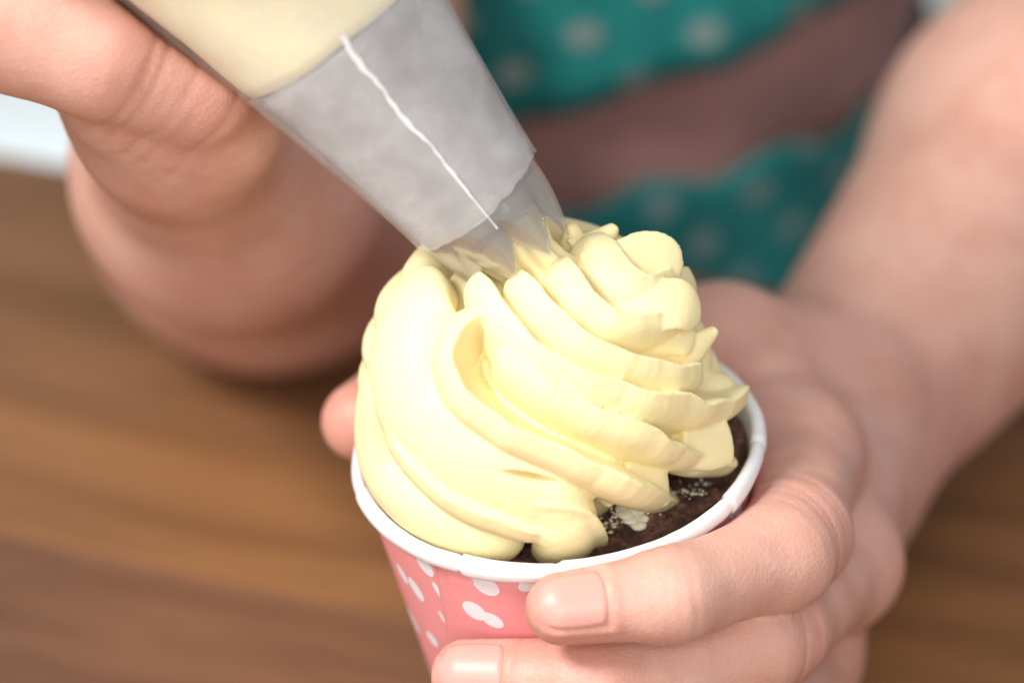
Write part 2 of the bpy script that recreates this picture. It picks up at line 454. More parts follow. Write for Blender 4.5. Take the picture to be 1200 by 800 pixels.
# section of a star-tip ridge: broad rounded face below, sharp free edge above, undercut behind it
FIN = [(1 - 1.80 * u, 1.0 - 0.12 * (1 - u) - (1 - u) ** 3.2 * 1.2) for u in np.linspace(0, 1, 24)] + [(-0.86, 1.03), (-0.93, 1.0), (-0.96, 0.9), (-0.95, 0.75), (-0.90, 0.5), (-0.86, 0.25), (-0.86, 0.0), (-0.9, -0.3), (-0.9, -0.6)] + [(x, -0.7) for x in np.linspace(-0.7, 0.95, 7)]
def ribbon(ctrs, nrm, wid, hgt, crest=0.0, pw=1.0, rnd=0.0, cap=0.16, tip=(1, 1), fin=False):
    """crest: where the ridge line lies across the ribbon (-1..1), rnd: 0 pointed ridge .. 1 round roll"""
    C = np.asarray(ctrs); n = len(C); k = 40
    T = np.gradient(C, axis=0); o = len(fV)
    rg_ = np.random.RandomState(n + o % 97); rag = 1 + (0.012 + 0.10 * np.clip(np.arange(n) / n - 0.9, 0, 1) * 10) * rg_.uniform(-1, 1, n)
    for i in range(n):
        t = unit(T[i]); nn = nrm[i] - t * np.dot(nrm[i], t); nn = unit(nn); b = np.cross(t, nn)
        u = i / (n - 1); s = 1.0
        if tip[0] and u < cap: s = min(s, math.sqrt(max(0.0, 1 - (1 - u / cap) ** 2)))
        if tip[1] and u > 1 - cap: s = min(s, math.sqrt(max(0.0, 1 - (1 - (1 - u) / cap) ** 2)))
        s = max(s, 0.04)
        wi = wid[i] if hasattr(wid, '__len__') else wid
        hi = hgt[i] if hasattr(hgt, '__len__') else hgt
        hj = rag[i] if fin else 1.0
        for q in range(k):
            a = 2 * math.pi * q / k; x = math.cos(a)
            if fin: x, y = FIN[q]; y = y * hj if y > 0.4 else y
            elif a <= math.pi:
                y = max(0.0, 1 - abs(x) ** 2.4) ** pw * (1 + crest * x) / (1 + 0.5 * abs(crest))
                y = y * (1 - rnd) + math.sin(a) * rnd
            else: y = 0.7 * math.sin(a)
            fV.append(C[i] + b * wi * (0.87 if fin else 1.0) * s * x + nn * hi * s * y)
    for i in range(n - 1):
        for q in range(k):
            fF.append((o + i * k + q, o + i * k + (q + 1) % k, o + (i + 1) * k + (q + 1) % k, o + (i + 1) * k + q))
    fF.append(tuple(o + q for q in range(k))[::-1]); fF.append(tuple(o + (n - 1) * k + q for q in range(k)))
def pix_ribbon(pts, wid, hgt, sink=0.25, n=60, **kw):
    """pts: (px, py[, lift mm[, width factor]]) traced along the middle of a ridge"""
    a = np.array([(p[0], p[1], p[2] if len(p) > 2 else 0, p[3] if len(p) > 3 else 1) for p in pts], float)
    cp = []
    for p in a:
        h = dome_hit(p[0], p[1]); nn = dome_normal(h); cp.append(np.r_[h + nn * (p[2] - hgt * sink), p[3]])
    c = catmull(cp, n)
    nr = [dome_normal(p[:3]) for p in c]
    ribbon(c[:, :3], nr, wid * c[:, 3], hgt * (0.55 + 0.45 * c[:, 3]), **kw)
# core dome
k = 72
o = len(fV); zs = np.linspace(-4, 36, 24)
for z in zs:
    for q in range(k):
        a = 2 * math.pi * q / k; r = max(0.5, dome_r(z) - 4.4); cx_, cy_ = dome_c(z)
        d_ = 1 - 0.20 * max(0, min(1, 1 - z / 14)) * math.exp(-((((a + math.pi) % (2 * math.pi)) - math.pi + 0.72) / 0.62) ** 2)
        fV.append(np.array((cx_ + r * d_ * math.cos(a), cy_ + r * d_ * math.sin(a), z - 0.8)))
for i in range(len(zs) - 1):
    for q in range(k): fF.append((o + i * k + q, o + i * k + (q + 1) % k, o + (i + 1) * k + (q + 1) % k, o + (i + 1) * k + q))
fF.append(tuple(o + q for q in range(k))[::-1]); fF.append(tuple(o + (len(zs) - 1) * k + q for q in range(k)))
# ridges seen from the front, traced from the nozzle downwards
RG = dict(fin=True)
pix_ribbon([(480, 405, 0.4), (455, 455, 0.7), (447, 504, 0.8), (456, 548, 0.9), (484, 585, 1.0), (526, 611, 1.0), (575, 626, 0.8), (618, 634)], 6.0, 4.6, rnd=0.8, pw=0.8)
pix_ribbon([(462, 470), (478, 520, 0.8), (512, 562, 1.2), (560, 594, 1.4), (605, 610, 1.2), (640, 616, 0.5)], 3.9, 5.0, fin=True)
pix_ribbon([(528, 330, 0.0, 0.7), (505, 348, 0.8), (482, 390, 1.2), (479, 440, 1.4), (497, 488, 1.2), (535, 526, 1.0), (582, 556, 0.8), (630, 580, 0.6), (665, 600, 0.4, 0.9)], 8.0, 4.6, cap=0.1, rnd=0.75, pw=0.8)
pix_ribbon([(562, 366, 0, 0.7), (538, 394, 1.2), (530, 428, 1.8), (543, 466, 1.7), (578, 500, 1.4), (626, 526, 1.3), (684, 550, 1.5), (730, 570, 1.7), (770, 584, 1.2, 0.85)], 4.3, 6.0, cap=0.06, fin=True)
pix_ribbon([(588, 412, -0.6, 0.75), (602, 440, 0.4), (642, 474, 1.0), (692, 500, 1.3), (744, 520, 1.6), (797, 534, 1.8), (840, 530, 1.2)], 4.2, 6.2, cap=0.05, **RG)
pix_ribbon([(555, 345, 0.0, 0.7), (570, 368, 0.8), (598, 407, 1.0), (642, 444, 1.2), (702, 472, 1.4), (760, 486, 1.6), (815, 482, 1.8), (856, 466, 1.2, 0.9)], 4.4, 6.2, cap=0.06, **RG)
pix_ribbon([(596, 342, 0.0, 0.7), (611, 360, 0.8), (638, 390, 1.0), (678, 422, 1.2), (722, 442, 1.2), (770, 454, 1.0), (812, 452, 0.8)], 3.9, 6.0, cap=0.1, **RG)
pix_ribbon([(642, 320, 0.0, 0.7), (654, 344, 0.9), (676, 375, 1.2), (710, 398, 1.5), (750, 400, 1.8), (785, 394, 1.6, 0.8)], 3.5, 5.8, cap=0.12, **RG)
pix_ribbon([(672, 292, 0.3, 0.8), (690, 314, 1.0), (712, 345, 1.4), (740, 362, 1.8), (770, 358, 2.2), (800, 356, 2.4, 0.9)], 4.2, 5.4, cap=0.12, **RG)
pix_ribbon([(690, 280, 0.2), (715, 305, 0.4), (742, 325, 0.6), (770, 330, 0.4)], 4.2, 3.4, rnd=0.5)
# the end of the rope: a stub standing over the rim
pix_ribbon([(590, 560, 0.2, 0.8), (630, 572, 1.0), (655, 594, 1.7), (660, 620, 1.9), (656, 646, 1.4)], 5.4, 4.0, cap=0.07, rnd=0.3, pw=0.5)
pix_ribbon([(600, 590, 0.6), (640, 588, 2.0), (672, 596, 2.0), (684, 615, 1.2), (684, 640, 0.6)], 3.0, 3.4, cap=0.1, fin=True)
pix_ribbon([(606, 612, 1.2), (625, 612, 2.2), (640, 625, 2.2), (640, 645, 1.4)], 2.6, 2.8, cap=0.12, fin=True)
# petals leaving the silhouette, free ridges turned outwards
def petal(pts, wid, hgt, nrm, cap=0.3, tip=(0, 1), **kw):
    c = catmull([w2c(PY(px, py, y)) for (px, py, y) in pts], 34); kw.setdefault('rnd', 0.9)
    ribbon(c, [np.array(nrm, float)] * 34, wid, hgt, cap=cap, tip=tip, **kw)
petal([(690, 335, -3), (730, 322, -1), (766, 308, 2), (801, 314, 3)], 5.6, 1.3, (0.1, -0.85, 0.52), cap=0.5)
petal([(715, 372, -9), (757, 360, -8), (793, 356, -6), (822, 364, -4)], 4.7, 1.2, (-0.15, -0.55, 0.82), cap=0.3)
petal([(715, 400, -11), (760, 396, -9), (796, 396, -7), (812, 402, -6)], 3.0, 1.3, (0.0, -0.6, 0.8), cap=0.2)
petal([(752, 444, -13), (788, 428, -9), (815, 407, -6), (840, 384, -3)], [5.6 - 4.8 * i / 33 for i in range(34)], 1.1, (0.35, -0.9, 0.25), cap=0.05)
petal([(790, 480, -6), (830, 468, -3), (864, 456, 1)], 4.2, 2.4, (0.5, -0.6, 0.6), cap=0.4)
petal([(684, 304, 3), (704, 284, 5), (722, 264, 7)], [4.4 - 3.6 * i / 33 for i in range(34)], 1.3, (0.1, -0.9, 0.4), cap=0.05)
petal([(674, 302, 5), (672, 282, 6), (669, 260, 7)], [4.0 - 3.2 * i / 33 for i in range(34)], 1.6, (-0.2, -0.8, 0.5), cap=0.07)
# hanging ragged ends over the cake
petal([(795, 510, -15), (828, 520, -13), (854, 512, -10)], 4.4, 1.8, (0.6, -0.7, 0.4), cap=0.12)
petal([(735, 536, -21), (762, 562, -20), (777, 588, -19)], [5.6 - 4.6 * i / 33 for i in range(34)], 1.8, (0.3, -0.85, 0.4), cap=0.06)
petal([(690, 546, -22), (702, 566, -21), (713, 588, -20)], [5.0 - 4.2 * i / 33 for i in range(34)], 1.8, (0.1, -0.9, 0.4), cap=0.06)
# the far side: rolls that carry the twist on around the back
for kk in range(5):
    z0 = 4 + kk * 6.4
    c = []; nr = []
    for t in np.linspace(0, 1, 40):
        a = R_(190 - 200 * t); z = max(1, z0 - 7 * t + 2); cx_, cy_ = dome_c(z); rr = dome_r(z) - 1.2
        p = np.array((cx_ + math.cos(a) * rr, cy_ + math.sin(a) * rr, z))
        c.append(p); nr.append(dome_normal(p))
    ribbon(c, nr, 4.6, 4.2, cap=0.15, crest=0.3, pw=0.6, rnd=0.2)
me = mesh('frosting_raw', [c2w(p) for p in fV], fF)
bm = bmesh.new(); bm.from_mesh(me); bmesh.ops.recalc_face_normals(bm, faces=bm.faces); bm.to_mesh(me); bm.free()
tmp = link(bpy.data.objects.new('tmp', me))
rm = tmp.modifiers.new('r', 'REMESH'); rm.mode = 'VOXEL'; rm.voxel_size = 0.00034
sm = tmp.modifiers.new('s', 'SMOOTH'); sm.iterations = 2; sm.factor = 0.5
dg = bpy.context.evaluated_depsgraph_get(); fm = bpy.data.meshes.new_from_object(tmp.evaluated_get(dg))
bpy.data.objects.remove(tmp)
fm.materials.clear()
# small pockets where the folds do not quite meet
nv_ = len(fm.vertices); co = np.empty(nv_ * 3, np.float32); fm.vertices.foreach_get('co', co); co = co.reshape(-1, 3) / MM
q_ = co - CAM; dep = q_ @ Fw; sx_ = 600 + FPX * (q_ @ Rt) / dep; sy_ = 400 - FPX * (q_ @ Up) / dep
front = w2c(co)[:, 1] < 8
for (px, py, lx, ly, rot, depth_) in [(622, 561, 25, 4.5, 12, 3.4), (556, 405, 7, 24, 12, 2.8)]:
    c_, s_ = math.cos(R_(rot)), math.sin(R_(rot)); dx, dy = sx_ - px, sy_ - py
    u, v = (dx * c_ + dy * s_) / lx, (-dx * s_ + dy * c_) / ly
    h_ = dome_normal(dome_hit(px, py)) @ CB
    co -= np.where(front, depth_ * np.exp(-(u * u + v * v) ** 1.4), 0)[:, None] * h_[None]
fm.vertices.foreach_set('co', (co * MM).astype(np.float32).ravel()); fm.update()
frosting = put('frosting', fm, M['frosting'], cup); frosting['label'] = 'swirl of pale yellow buttercream with twisted ridges'

# ------------------------------------------------------------------ piping bag
BT = w2c(np.zeros(3)) * 0 + P(603, 288, 478)       # nozzle mouth
b1 = P(338, -38, 466)
BD = unit(b1 - BT)
bx_ = unit(np.cross(BD, Fw)); by_ = np.cross(BD, bx_)   # by_ points towards / away from the camera
if np.dot(by_, Fw) > 0: by_ = -by_; bx_ = -bx_
def bag_pt(s, a, r): return BT + BD * s + (bx_ * math.cos(a) + by_ * math.sin(a)) * r
def bag_r(s): return float(np.interp(s, [0, 6, 20, 36, 52, 70, 90, 110, 130, 150, 165, 180], [9.6, 11.0, 13.5, 16.4, 19.6, 23.2, 26.5, 27.5, 25.5, 19, 9, 6]))
bag = empty('piping_bag', Vector(BT * MM)); tag(bag, 'clear plastic piping bag of cream with star nozzle held over the cupcake', 'piping bag')
def revolve(name, prof, mat, parent, nu=96, fn=None):
    V = []
    for i in range(nu):
        a = 2 * math.pi * i / nu
        for (r, s) in prof:
            if fn: r, s = fn(a, r, s)
            V.append(bag_pt(s, a, r))
    return put(name, mesh(name, V, grid_faces(nu, len(prof), True)), mat, parent)
# the film: cut ragged at its mouth
rng = np.random.RandomState(5); ce = rng.uniform(-1, 1, 97); ce = np.convolve(np.r_[ce, ce, ce], [0.2, 0.6, 0.2], 'same')[97:194]
ss = np.r_[np.linspace(0, 1, 60)]
def film_fn(a, r, s):
    i = int(round(a / (2 * math.pi) * 96)) % 96
    s0 = 9.2 + 0.35 * ce[i] + 0.9 * math.cos(2 * a + 0.6)
    sq = s0 + (182 - s0) * s
    flat = 0.35 * math.exp(-((sq - 5) / 9) ** 2)
    rr = bag_r(sq) + 0.35 + 0.22 * math.sin(3 * a + sq * 0.05) + 0.12 * math.sin(7 * a - sq * 0.11) + flat * math.cos(2 * a)
    h_ = ((a - math.pi / 2 + math.pi / 6) % (math.pi / 3)) - math.pi / 6          # six soft facets, one fold towards the seam
    rr *= 1 - 0.05 * (1 - abs(h_) / (math.pi / 6)) * 0 - 0.032 * (1 - (1 - abs(h_) / (math.pi / 6)) ** 1.5) * min(1, max(0, (62 - sq) / 16))
    return rr + 0.2, sq
film = revolve('bag_film', [(0, t) for t in ss], M['film'], bag, fn=film_fn)
film.data.materials.append(M['film_dry'])                 # clings clear to the cream, stays frosted over the nozzle
for p_ in film.data.polygons:
    c_ = np.array(p_.center) / MM
    p_.material_index = 1 if np.dot(c_ - BT, BD) < 44.5 else 0
fs_ = film.modifiers.new('thick', 'SOLIDIFY'); fs_.thickness = 0.0002
# white weld line down the film
V = []
pix = [(400, 42), (422, 76), (445, 100), (462, 125), (483, 150), (503, 168), (520, 190), (540, 215), (560, 240), (583, 268)]
def bag_hit(px, py, grow=0.55):
    d = ray(px, py); d = d / np.linalg.norm(d)
    for t in np.linspace(380, 560, 3601):
        p = CAM + d * t; s = np.dot(p - BT, BD); r = np.linalg.norm(p - BT - BD * s)
        if s > 0 and r < bag_r(s) + grow: return p, unit(p - BT - BD * s)
    return None
cl = catmull(pix, 90); wv = []
for i, (px, py) in enumerate(cl):
    u = i / 89
    wpx = (2.2 * (1 - u) + 0.9) * (1 + 0.30 * math.sin(i * 0.21) + 0.15 * math.sin(i * 0.7 + 1))
    jx = 1.0 * math.sin(i * 0.9) * (1 - u)
    for sgn in (-1, 1):
        h = bag_hit(px + jx + sgn * wpx * 0.75, py - sgn * wpx * 0.6)
        V.append(h[0] + h[1] * 0.12 if h else V[-1])
put('weld_line', mesh('weld_line', V, grid_faces(90, 2)), M['seam'], film)
# cream inside, ending on the wide end of the nozzle
def cream_fn(a, r, s):
    return max(0.05, r * (1 + 0.006 * math.sin(5 * a + s * 0.3))), s + 0.35 * math.sin(2 * a + 1.2) + 0.2 * math.sin(5 * a)
pr = [(0.05, 43.2)] + [(bag_r(46) - 4, 43.4), (bag_r(45) - 1.0, 43.9), (bag_r(47) - 0.8, 46)] + [(bag_r(s) - 0.6, s) for s in np.linspace(49, 172, 30)] + [(0.05, 172)]
revolve('cream_filling', pr, M['cream'], bag, fn=cream_fn)
# nozzle: cone inside the film, bright toothed star end
pr = [(bag_r(s) * 0.97 - 0.3, s) for s in np.linspace(8.4, 43.0, 16)]
noz = revolve('nozzle', pr + [(bag_r(43.0) - 1.6, 43.0)] + [(bag_r(s) - 1.6, s) for s in np.linspace(42, 8.4, 12)], M['cone'], bag)
NT = 8
def star_fn(a, r, s):
    ph_ = (a * NT / (2 * math.pi)) % 1.0; tri = 1 - abs(2 * ph_ - 1)          # 0 in the notch, 1 on the middle of a tooth
    v = (11.0 - s) / 14.5                                                      # 0 under the film, 1 at the points
    s_end = -3.5 + 5.4 * (1 - tri) ** 0.85                                     # V cuts between the teeth
    sq = 11.0 - (11.0 - s_end) * v
    u = max(0.0, (8.5 - sq) / 12.0)
    return r * (1 - 0.36 * u ** 1.6) + 2.6 * u * math.sin(math.pi * ph_) - 1.3 * u, sq
pr = [(11.15, s) for s in np.linspace(11.0, -3.5, 24)] + [(10.6, s) for s in np.linspace(-3.5, 11.0, 12)] + [(11.15, 11.0)]
revolve('star_tip', pr, M['clear'], noz, nu=256, fn=star_fn)
# cream coming out through the teeth
def core_fn(a, r, s):
    return max(0.05, r * (1 + 0.12 * math.cos(NT * a))), s
revolve('cream_core', [(0.05, 3.6), (6.0, 3.4), (5.8, 0), (4.8, -3), (5.2, -6), (6.6, -10), (0.05, -10)], M['frosting'], bag, fn=core_fn)

# ------------------------------------------------------------------ the person: one distance field, one mesh
def seg(p, a, b, r1, r2):
    a = np.asarray(a, np.float32); b = np.asarray(b, np.float32); ba = b - a
    pa = p - a; t = np.clip(pa @ ba / float(ba @ ba + 1e-9), 0, 1)
    return np.sqrt(((pa - t[:, None] * ba) ** 2).sum(1)) - (r1 + (r2 - r1) * t)
def smin(a, b, k):
    h = np.maximum(k - np.abs(a - b), 0) / k
    return np.minimum(a, b) - h * h * k * 0.25
def chain(p, J, k=2.5):
    d = None
    for (a, ra), (b, rb) in zip(J[:-1], J[1:]):
        s = seg(p, a, b, ra, rb); d = s if d is None else smin(d, s, k)
    return d
# holding hand (the person's left hand), joints from pixels
def J(*l): return [(PY(px, py, y), r) for (px, py, y, r) in l]
IDX = J((934, 536, 21, 10.6), (932, 628, -13, 8.8), (914, 651, -21, 8.4), (785, 697, -37, 7.0), (658, 713, -40, 5.7))
MID = J((982, 660, 17, 10.6), (905, 740, -20, 8.6), (880, 755, -26, 8.3), (700, 800, -38, 7.3), (550, 792, -34, 6.0))
RIN = J((938, 772, 15, 10.2), (880, 845, -23, 8.4), (700, 888, -37, 7.2), (570, 880, -33, 6.6))
PIN = J((895, 868, 18, 9.2), (850, 930, -14, 7.4), (730, 955, -28, 6.4), (640, 950, -31, 5.8))
WU, WL = np.array((56, 76, -40.)), np.array((55, 74, -57.))
THU = [(np.array((53, 60, -34.)), 12.5), (np.array((31, 50, -16.)), 10.5), (np.array((-4, 42, -11.)), 8.8), (np.array((-24, 31, -10.)), 8.4), (np.array((-33.5, 19, -8.5)), 7.0)]
ELB = np.array((158, 235, -28.)); MIDF = np.array((104, 152, -37.)); SHL = np.array((165, 330, 190.))
# squeezing hand (the person's right hand)
HA = [(P(-70, -10, 467), 13), (P(120, 52, 472), 11.4), (P(232, 98, 479), 9.7)]
HB = [(P(150, 112, 488), 9.6), (P(255, 140, 494), 10.6)]
ER = P(316, 222, 664); FR = P(268, 200, 570); FR0 = P(205, 128, 506)
SHR = P(300, -420, 800)
def K(*l): return [(P(px, py, d + 14), r) for (px, py, d, r) in l]
RH = [K((60, -110, 440, 9.5), (170, -160, 418, 8), (270, -170, 404, 7), (350, -165, 405, 6.2)),
      K((10, -210, 436, 10), (130, -260, 405, 8.6), (270, -270, 392, 7.4), (350, -262, 396, 6.6)),
      K((-10, -320, 434, 10.2), (100, -370, 400, 8.8), (240, -380, 386, 7.6), (330, -370, 390, 6.8)),
      K((0, -430, 436, 10.2), (90, -480, 404, 8.6), (220, -490, 392, 7.4), (300, -470, 396, 6.6))]
RT_ = K((60, -180, 500, 13), (170, -330, 505, 11), (250, -440, 490, 9), (300, -500, 470, 8))
TCX, TCY, TA, TB = -10.0, 305.0, 104.0, 84.0
def body(p):
    # torso and shoulders
    q = np.sqrt(((p[:, 0] - TCX) / TA) ** 2 + ((p[:, 1] - TCY) / TB) ** 2)
    d = (q - 1) * TB
    d = smin(d, chain(p, [(SHL, 46), (np.array((0, 320, 215.)), 60), (SHR, 46)], 20), 30)
    # left arm
    arm = chain(p, [(SHL, 46), (ELB, 45)], 10)
    arm = smin(arm, chain(p, [(ELB, 44), (MIDF + (0, 0, 6), 31), (WU, 18.5)], 14), 16)
    arm = smin(arm, chain(p, [(ELB, 40), (MIDF + (4, -4, -6), 28), (WL, 17)], 14), 16)
    palm = arm
    for (f, r0, wt) in ((IDX, 9.5, 0.6), (MID, 10, 0.6), (RIN, 9.5, 0.25), (PIN, 9, 0.25)):
        w_ = WU * wt + WL * (1 - wt)
        palm = smin(palm, seg(p, w_, f[0][0], 15, r0), 12)
    palm = smin(palm, seg(p, IDX[0][0] + (-3, 3, 0), RIN[0][0] + (-3, 4, 0), 8, 8), 8)
    palm = smin(palm, seg(p, WU, THU[1][0], 14, 10), 12)
    palm = smin(palm, seg(p, IDX[0][0] + (-6, 16, 2), THU[1][0], 8, 8), 12)
    L = smin(palm, chain(p, THU, 3), 9)
    for f in (IDX, MID, RIN, PIN): L = np.minimum(L, smin(palm, chain(p, f, 3.5), 6))
    # keep clear of the cup, the rim and the table
    c = p @ CB.T.astype(np.float32)
    rho = np.sqrt(c[:, 0] ** 2 + c[:, 1] ** 2)
    dc = np.where(c[:, 2] < 0.8, (rho - cup_r(c[:, 2])) * 0.987, 50)
    rim = np.sqrt((rho - RT - 0.3) ** 2 + ((c[:, 2] + 0.4) / 1.2) ** 2) - 1.65
    L = -smin(-L, np.minimum(dc, rim) - 0.15, 1.5)
    # right arm
    A = chain(p, [(SHR, 46), (ER + (0, 30, 30), 40), (ER, 37)], 12)
    A = smin(A, chain(p, [(ER, 37), (FR, 27), (FR0, 15)], 14), 16)
    A = smin(A, seg(p, FR0, P(60, -150, 479), 14, 19), 14)
    A = smin(A, seg(p, P(30, -40, 475), P(10, -330, 469), 15, 15), 12)
    A = smin(A, chain(p, HA, 3), 8); A = smin(A, chain(p, HB, 3), 8)
    Rr = smin(A, chain(p, RT_, 3), 9)
    for f in RH: Rr = np.minimum(Rr, smin(A, chain(p, f, 3), 6))
    s = (p - BT.astype(np.float32)) @ BD.astype(np.float32)
    rb = np.sqrt(np.maximum(((p - BT.astype(np.float32)) ** 2).sum(1) - s * s, 0))
    db = rb - np.interp(s, [0, 6, 20, 36, 52, 70, 90, 110, 130, 150, 165, 180], [9.6, 11.0, 13.5, 16.4, 19.6, 23.2, 26.5, 27.5, 25.5, 19, 9, 6]) - 0.9
    Rr = -smin(-Rr, db, 1.5)
    d = smin(d, L, 6); d = smin(d, Rr, 6)
    d = -smin(-d, p[:, 2] - (TZ + 0.4) + np.where(p[:, 1] > 190, 300, 0), 2.0)
    return d
def axis(parts):
    out = [parts[0][0]]
    for (a, b, h) in parts:
        n = max(1, int(round((b - a) / h))); out += list(a + (b - a) * np.arange(1, n + 1) / n)
    return np.array(out, np.float32)
gx = axis([(-235, -135, 2.6), (-135, -118, 1.4), (-118, 72, 0.72), (72, 90, 1.4), (90, 240, 2.6)])
gy = axis([(-60, 78, 0.72), (78, 110, 1.4), (110, 400, 2.8)])
gz = axis([(TZ - 90, TZ - 3, 3), (TZ - 3, 5, 0.72), (5, 135, 1.0), (135, 262, 2.8)])
def pad(g):
    r = (-(len(g) - 1)) % 8; return np.r_[g, g[-1] + (g[-1] - g[-2]) * np.arange(1, r + 1)].astype(np.float32)
gx, gy, gz = pad(gx), pad(gy), pad(gz)
nx, ny, nz = len(gx), len(gy), len(gz)
def field(p):
    d = body(p)
    lo = np.array([gx[1], gy[1], gz[1]]); hi = np.array([gx[-2], gy[-2], 250])
    bxd = np.maximum(lo - p, p - hi).max(1)
    return np.maximum(d, bxd)
B = 8
def chunks(p):
    return np.concatenate([field(p[i:i + 200000]) for i in range(0, len(p), 200000)])
cx, cy, cz = [0.5 * (g[0:-1:B] + g[B::B]) for g in (gx, gy, gz)]
hx, hy, hz = [0.5 * (g[B::B] - g[0:-1:B]) for g in (gx, gy, gz)]
bc = np.stack(np.meshgrid(cx, cy, cz, indexing='ij'), -1).reshape(-1, 3).astype(np.float32)
hd = np.sqrt(hx[:, None, None] ** 2 + hy[None, :, None] ** 2 + hz[None, None, :] ** 2).reshape(-1)
dcn = chunks(bc)
act = np.nonzero(np.abs(dcn) < hd * 1.35 + 1)[0]
D = np.repeat(np.repeat(np.repeat(np.where(dcn > 0, 50, -50).astype(np.float32).reshape(len(cx), len(cy), len(cz)), B, 0), B, 1), B, 2)
D = np.pad(D, ((0, 1), (0, 1), (0, 1)), mode='edge')
bi = np.stack(np.unravel_index(act, (len(cx), len(cy), len(cz))), 1) * B
loc = np.stack(np.meshgrid(*[np.arange(B + 1)] * 3, indexing='ij'), -1).reshape(-1, 3)
for i in range(0, len(bi), 600):
    id_ = (bi[i:i + 600, None, :] + loc[None]).reshape(-1, 3)
    pp = np.stack([gx[id_[:, 0]], gy[id_[:, 1]], gz[id_[:, 2]]], 1)
    D[id_[:, 0], id_[:, 1], id_[:, 2]] = field(pp)
S = D < 0
cnt = np.zeros((nx - 1, ny - 1, nz - 1), np.uint8)
for a in (0, 1):
    for b in (0, 1):
        for c in (0, 1): cnt += S[a:nx - 1 + a, b:ny - 1 + b, c:nz - 1 + c]
ac = np.argwhere((cnt > 0) & (cnt < 8))
idx = np.full(cnt.shape, -1, np.int32); idx[ac[:, 0], ac[:, 1], ac[:, 2]] = np.arange(len(ac))
cor = {}
for a in (0, 1):
    for b in (0, 1):
        for c in (0, 1): cor[a, b, c] = D[ac[:, 0] + a, ac[:, 1] + b, ac[:, 2] + c]
acc = np.zeros((len(ac), 3)); num = np.zeros(len(ac))
for k0 in cor:
    for ax in range(3):
        if k0[ax]: continue
        k1 = list(k0); k1[ax] = 1; k1 = tuple(k1)
        v0, v1 = cor[k0], cor[k1]; cr_ = (v0 < 0) != (v1 < 0)
        t = np.where(cr_, v0 / np.where(cr_, v0 - v1, 1), 0)
        pt = np.tile(np.array(k0, float), (len(ac), 1)); pt[:, ax] = t
        acc += np.where(cr_[:, None], pt, 0); num += cr_
fr_ = acc / num[:, None]
def lerp(g, i, f): return g[i] + (g[i + 1] - g[i]) * f
BV = np.stack([lerp(gx, ac[:, 0], fr_[:, 0]), lerp(gy, ac[:, 1], fr_[:, 1]), lerp(gz, ac[:, 2], fr_[:, 2])], 1)
BF = []
for ax in range(3):
    s0 = [slice(1, -1)] * 3; s1 = [slice(1, -1)] * 3
    s0[ax] = slice(0, -1); s1[ax] = slice(1, None)
    a_, b_ = S[tuple(s0)], S[tuple(s1)]
    e = np.argwhere(a_ != b_); up = a_[e[:, 0], e[:, 1], e[:, 2]]
    off = np.ones(3, int); off[ax] = 0; e = e + off
    u, v = (ax + 1) % 3, (ax + 2) % 3
    q = []
    for du, dv in ((-1, -1), (0, -1), (0, 0), (-1, 0)):
        c_ = e.copy(); c_[:, u] += du; c_[:, v] += dv; q.append(idx[c_[:, 0], c_[:, 1], c_[:, 2]])
    q = np.stack(q, 1); q[~up] = q[~up][:, ::-1]; BF.append(q)
BF = np.concatenate(BF); BF = BF[(BF >= 0).all(1)]
del D, S, cnt, idx
# gradient normals
def grad(p, h=0.35):
    g = np.zeros((len(p), 3)); p = p.astype(np.float32)
    for k_ in range(3):
        o_ = np.zeros(3, np.float32); o_[k_] = h
        g[:, k_] = np.concatenate([body(p[i:i + 200000] + o_) - body(p[i:i + 200000] - o_) for i in range(0, len(p), 200000)])
    return g / (np.linalg.norm(g, axis=1)[:, None] + 1e-9)
near = np.nonzero((BV[:, 1] < 80) & ((BV[:, 0] > -45) | (BV[:, 2] > 10)))[0]
NP = BV[near]; NN = grad(NP)
disp = np.zeros(len(NP)); flush = np.zeros(len(NP))
rng = np.random.RandomState(2)
def wavy(p, f, s): r = np.random.RandomState(s); d_ = r.normal(size=(5, 3)) * f; return sum(np.sin(p @ d_[i] + i * 1.7) for i in range(5)) / 5
def creases(J0, J1, at, n, gap, amp, wid=0.55, seed=0, rad=14):
    """fine cross lines on the skin around the point J0 + (J1-J0)*at"""
    global disp
    ax_ = unit(J1 - J0); o_ = J0 + (J1 - J0) * at
    rel = NP - o_; s_ = rel @ ax_; rr = np.linalg.norm(rel - s_[:, None] * ax_, axis=1)
    m_ = np.clip((rad - rr) / 3, 0, 1)
    for i in range(n):
        c_ = (i - (n - 1) / 2) * gap + wavy(NP, 0.13, seed + i) * 1.0
        am = amp * (0.5 + 0.5 * np.sin(i * 2.1 + seed)) * np.clip(0.55 + 0.8 * wavy(NP, 0.16, seed + 30 + i), 0, 1)
        disp -= m_ * am * np.exp(-((s_ - c_) / wid) ** 2)
def blush(c_, r, a): 
    global flush
    flush = np.maximum(flush, a * np.exp(-(np.linalg.norm(NP - c_, axis=1) / r) ** 2))
creases(IDX[1][0], IDX[3][0], 0.10, 8, 1.7, 0.5, seed=1, rad=13); creases(IDX[3][0], IDX[4][0], 0.02, 5, 1.4, 0.36, seed=2, rad=11)
creases(MID[1][0], MID[3][0], 0.08, 8, 1.7, 0.5, seed=3, rad=13); creases(MID[3][0], MID[4][0], 0.05, 5, 1.4, 0.36, seed=4, rad=11)
creases(HA[1][0], HA[2][0], 0.7, 8, 2.6, 0.8, wid=0.8, seed=5, rad=20)
for f in (IDX, MID, RIN):
    blush(f[-1][0], 9, 0.55); blush(f[0][0] + (3, -2, 2), 9, 0.42); blush(f[1][0] + (2, -4, 3), 8, 0.5)
blush(THU[-1][0], 9, 0.65); blush(HA[2][0], 14, 0.35)
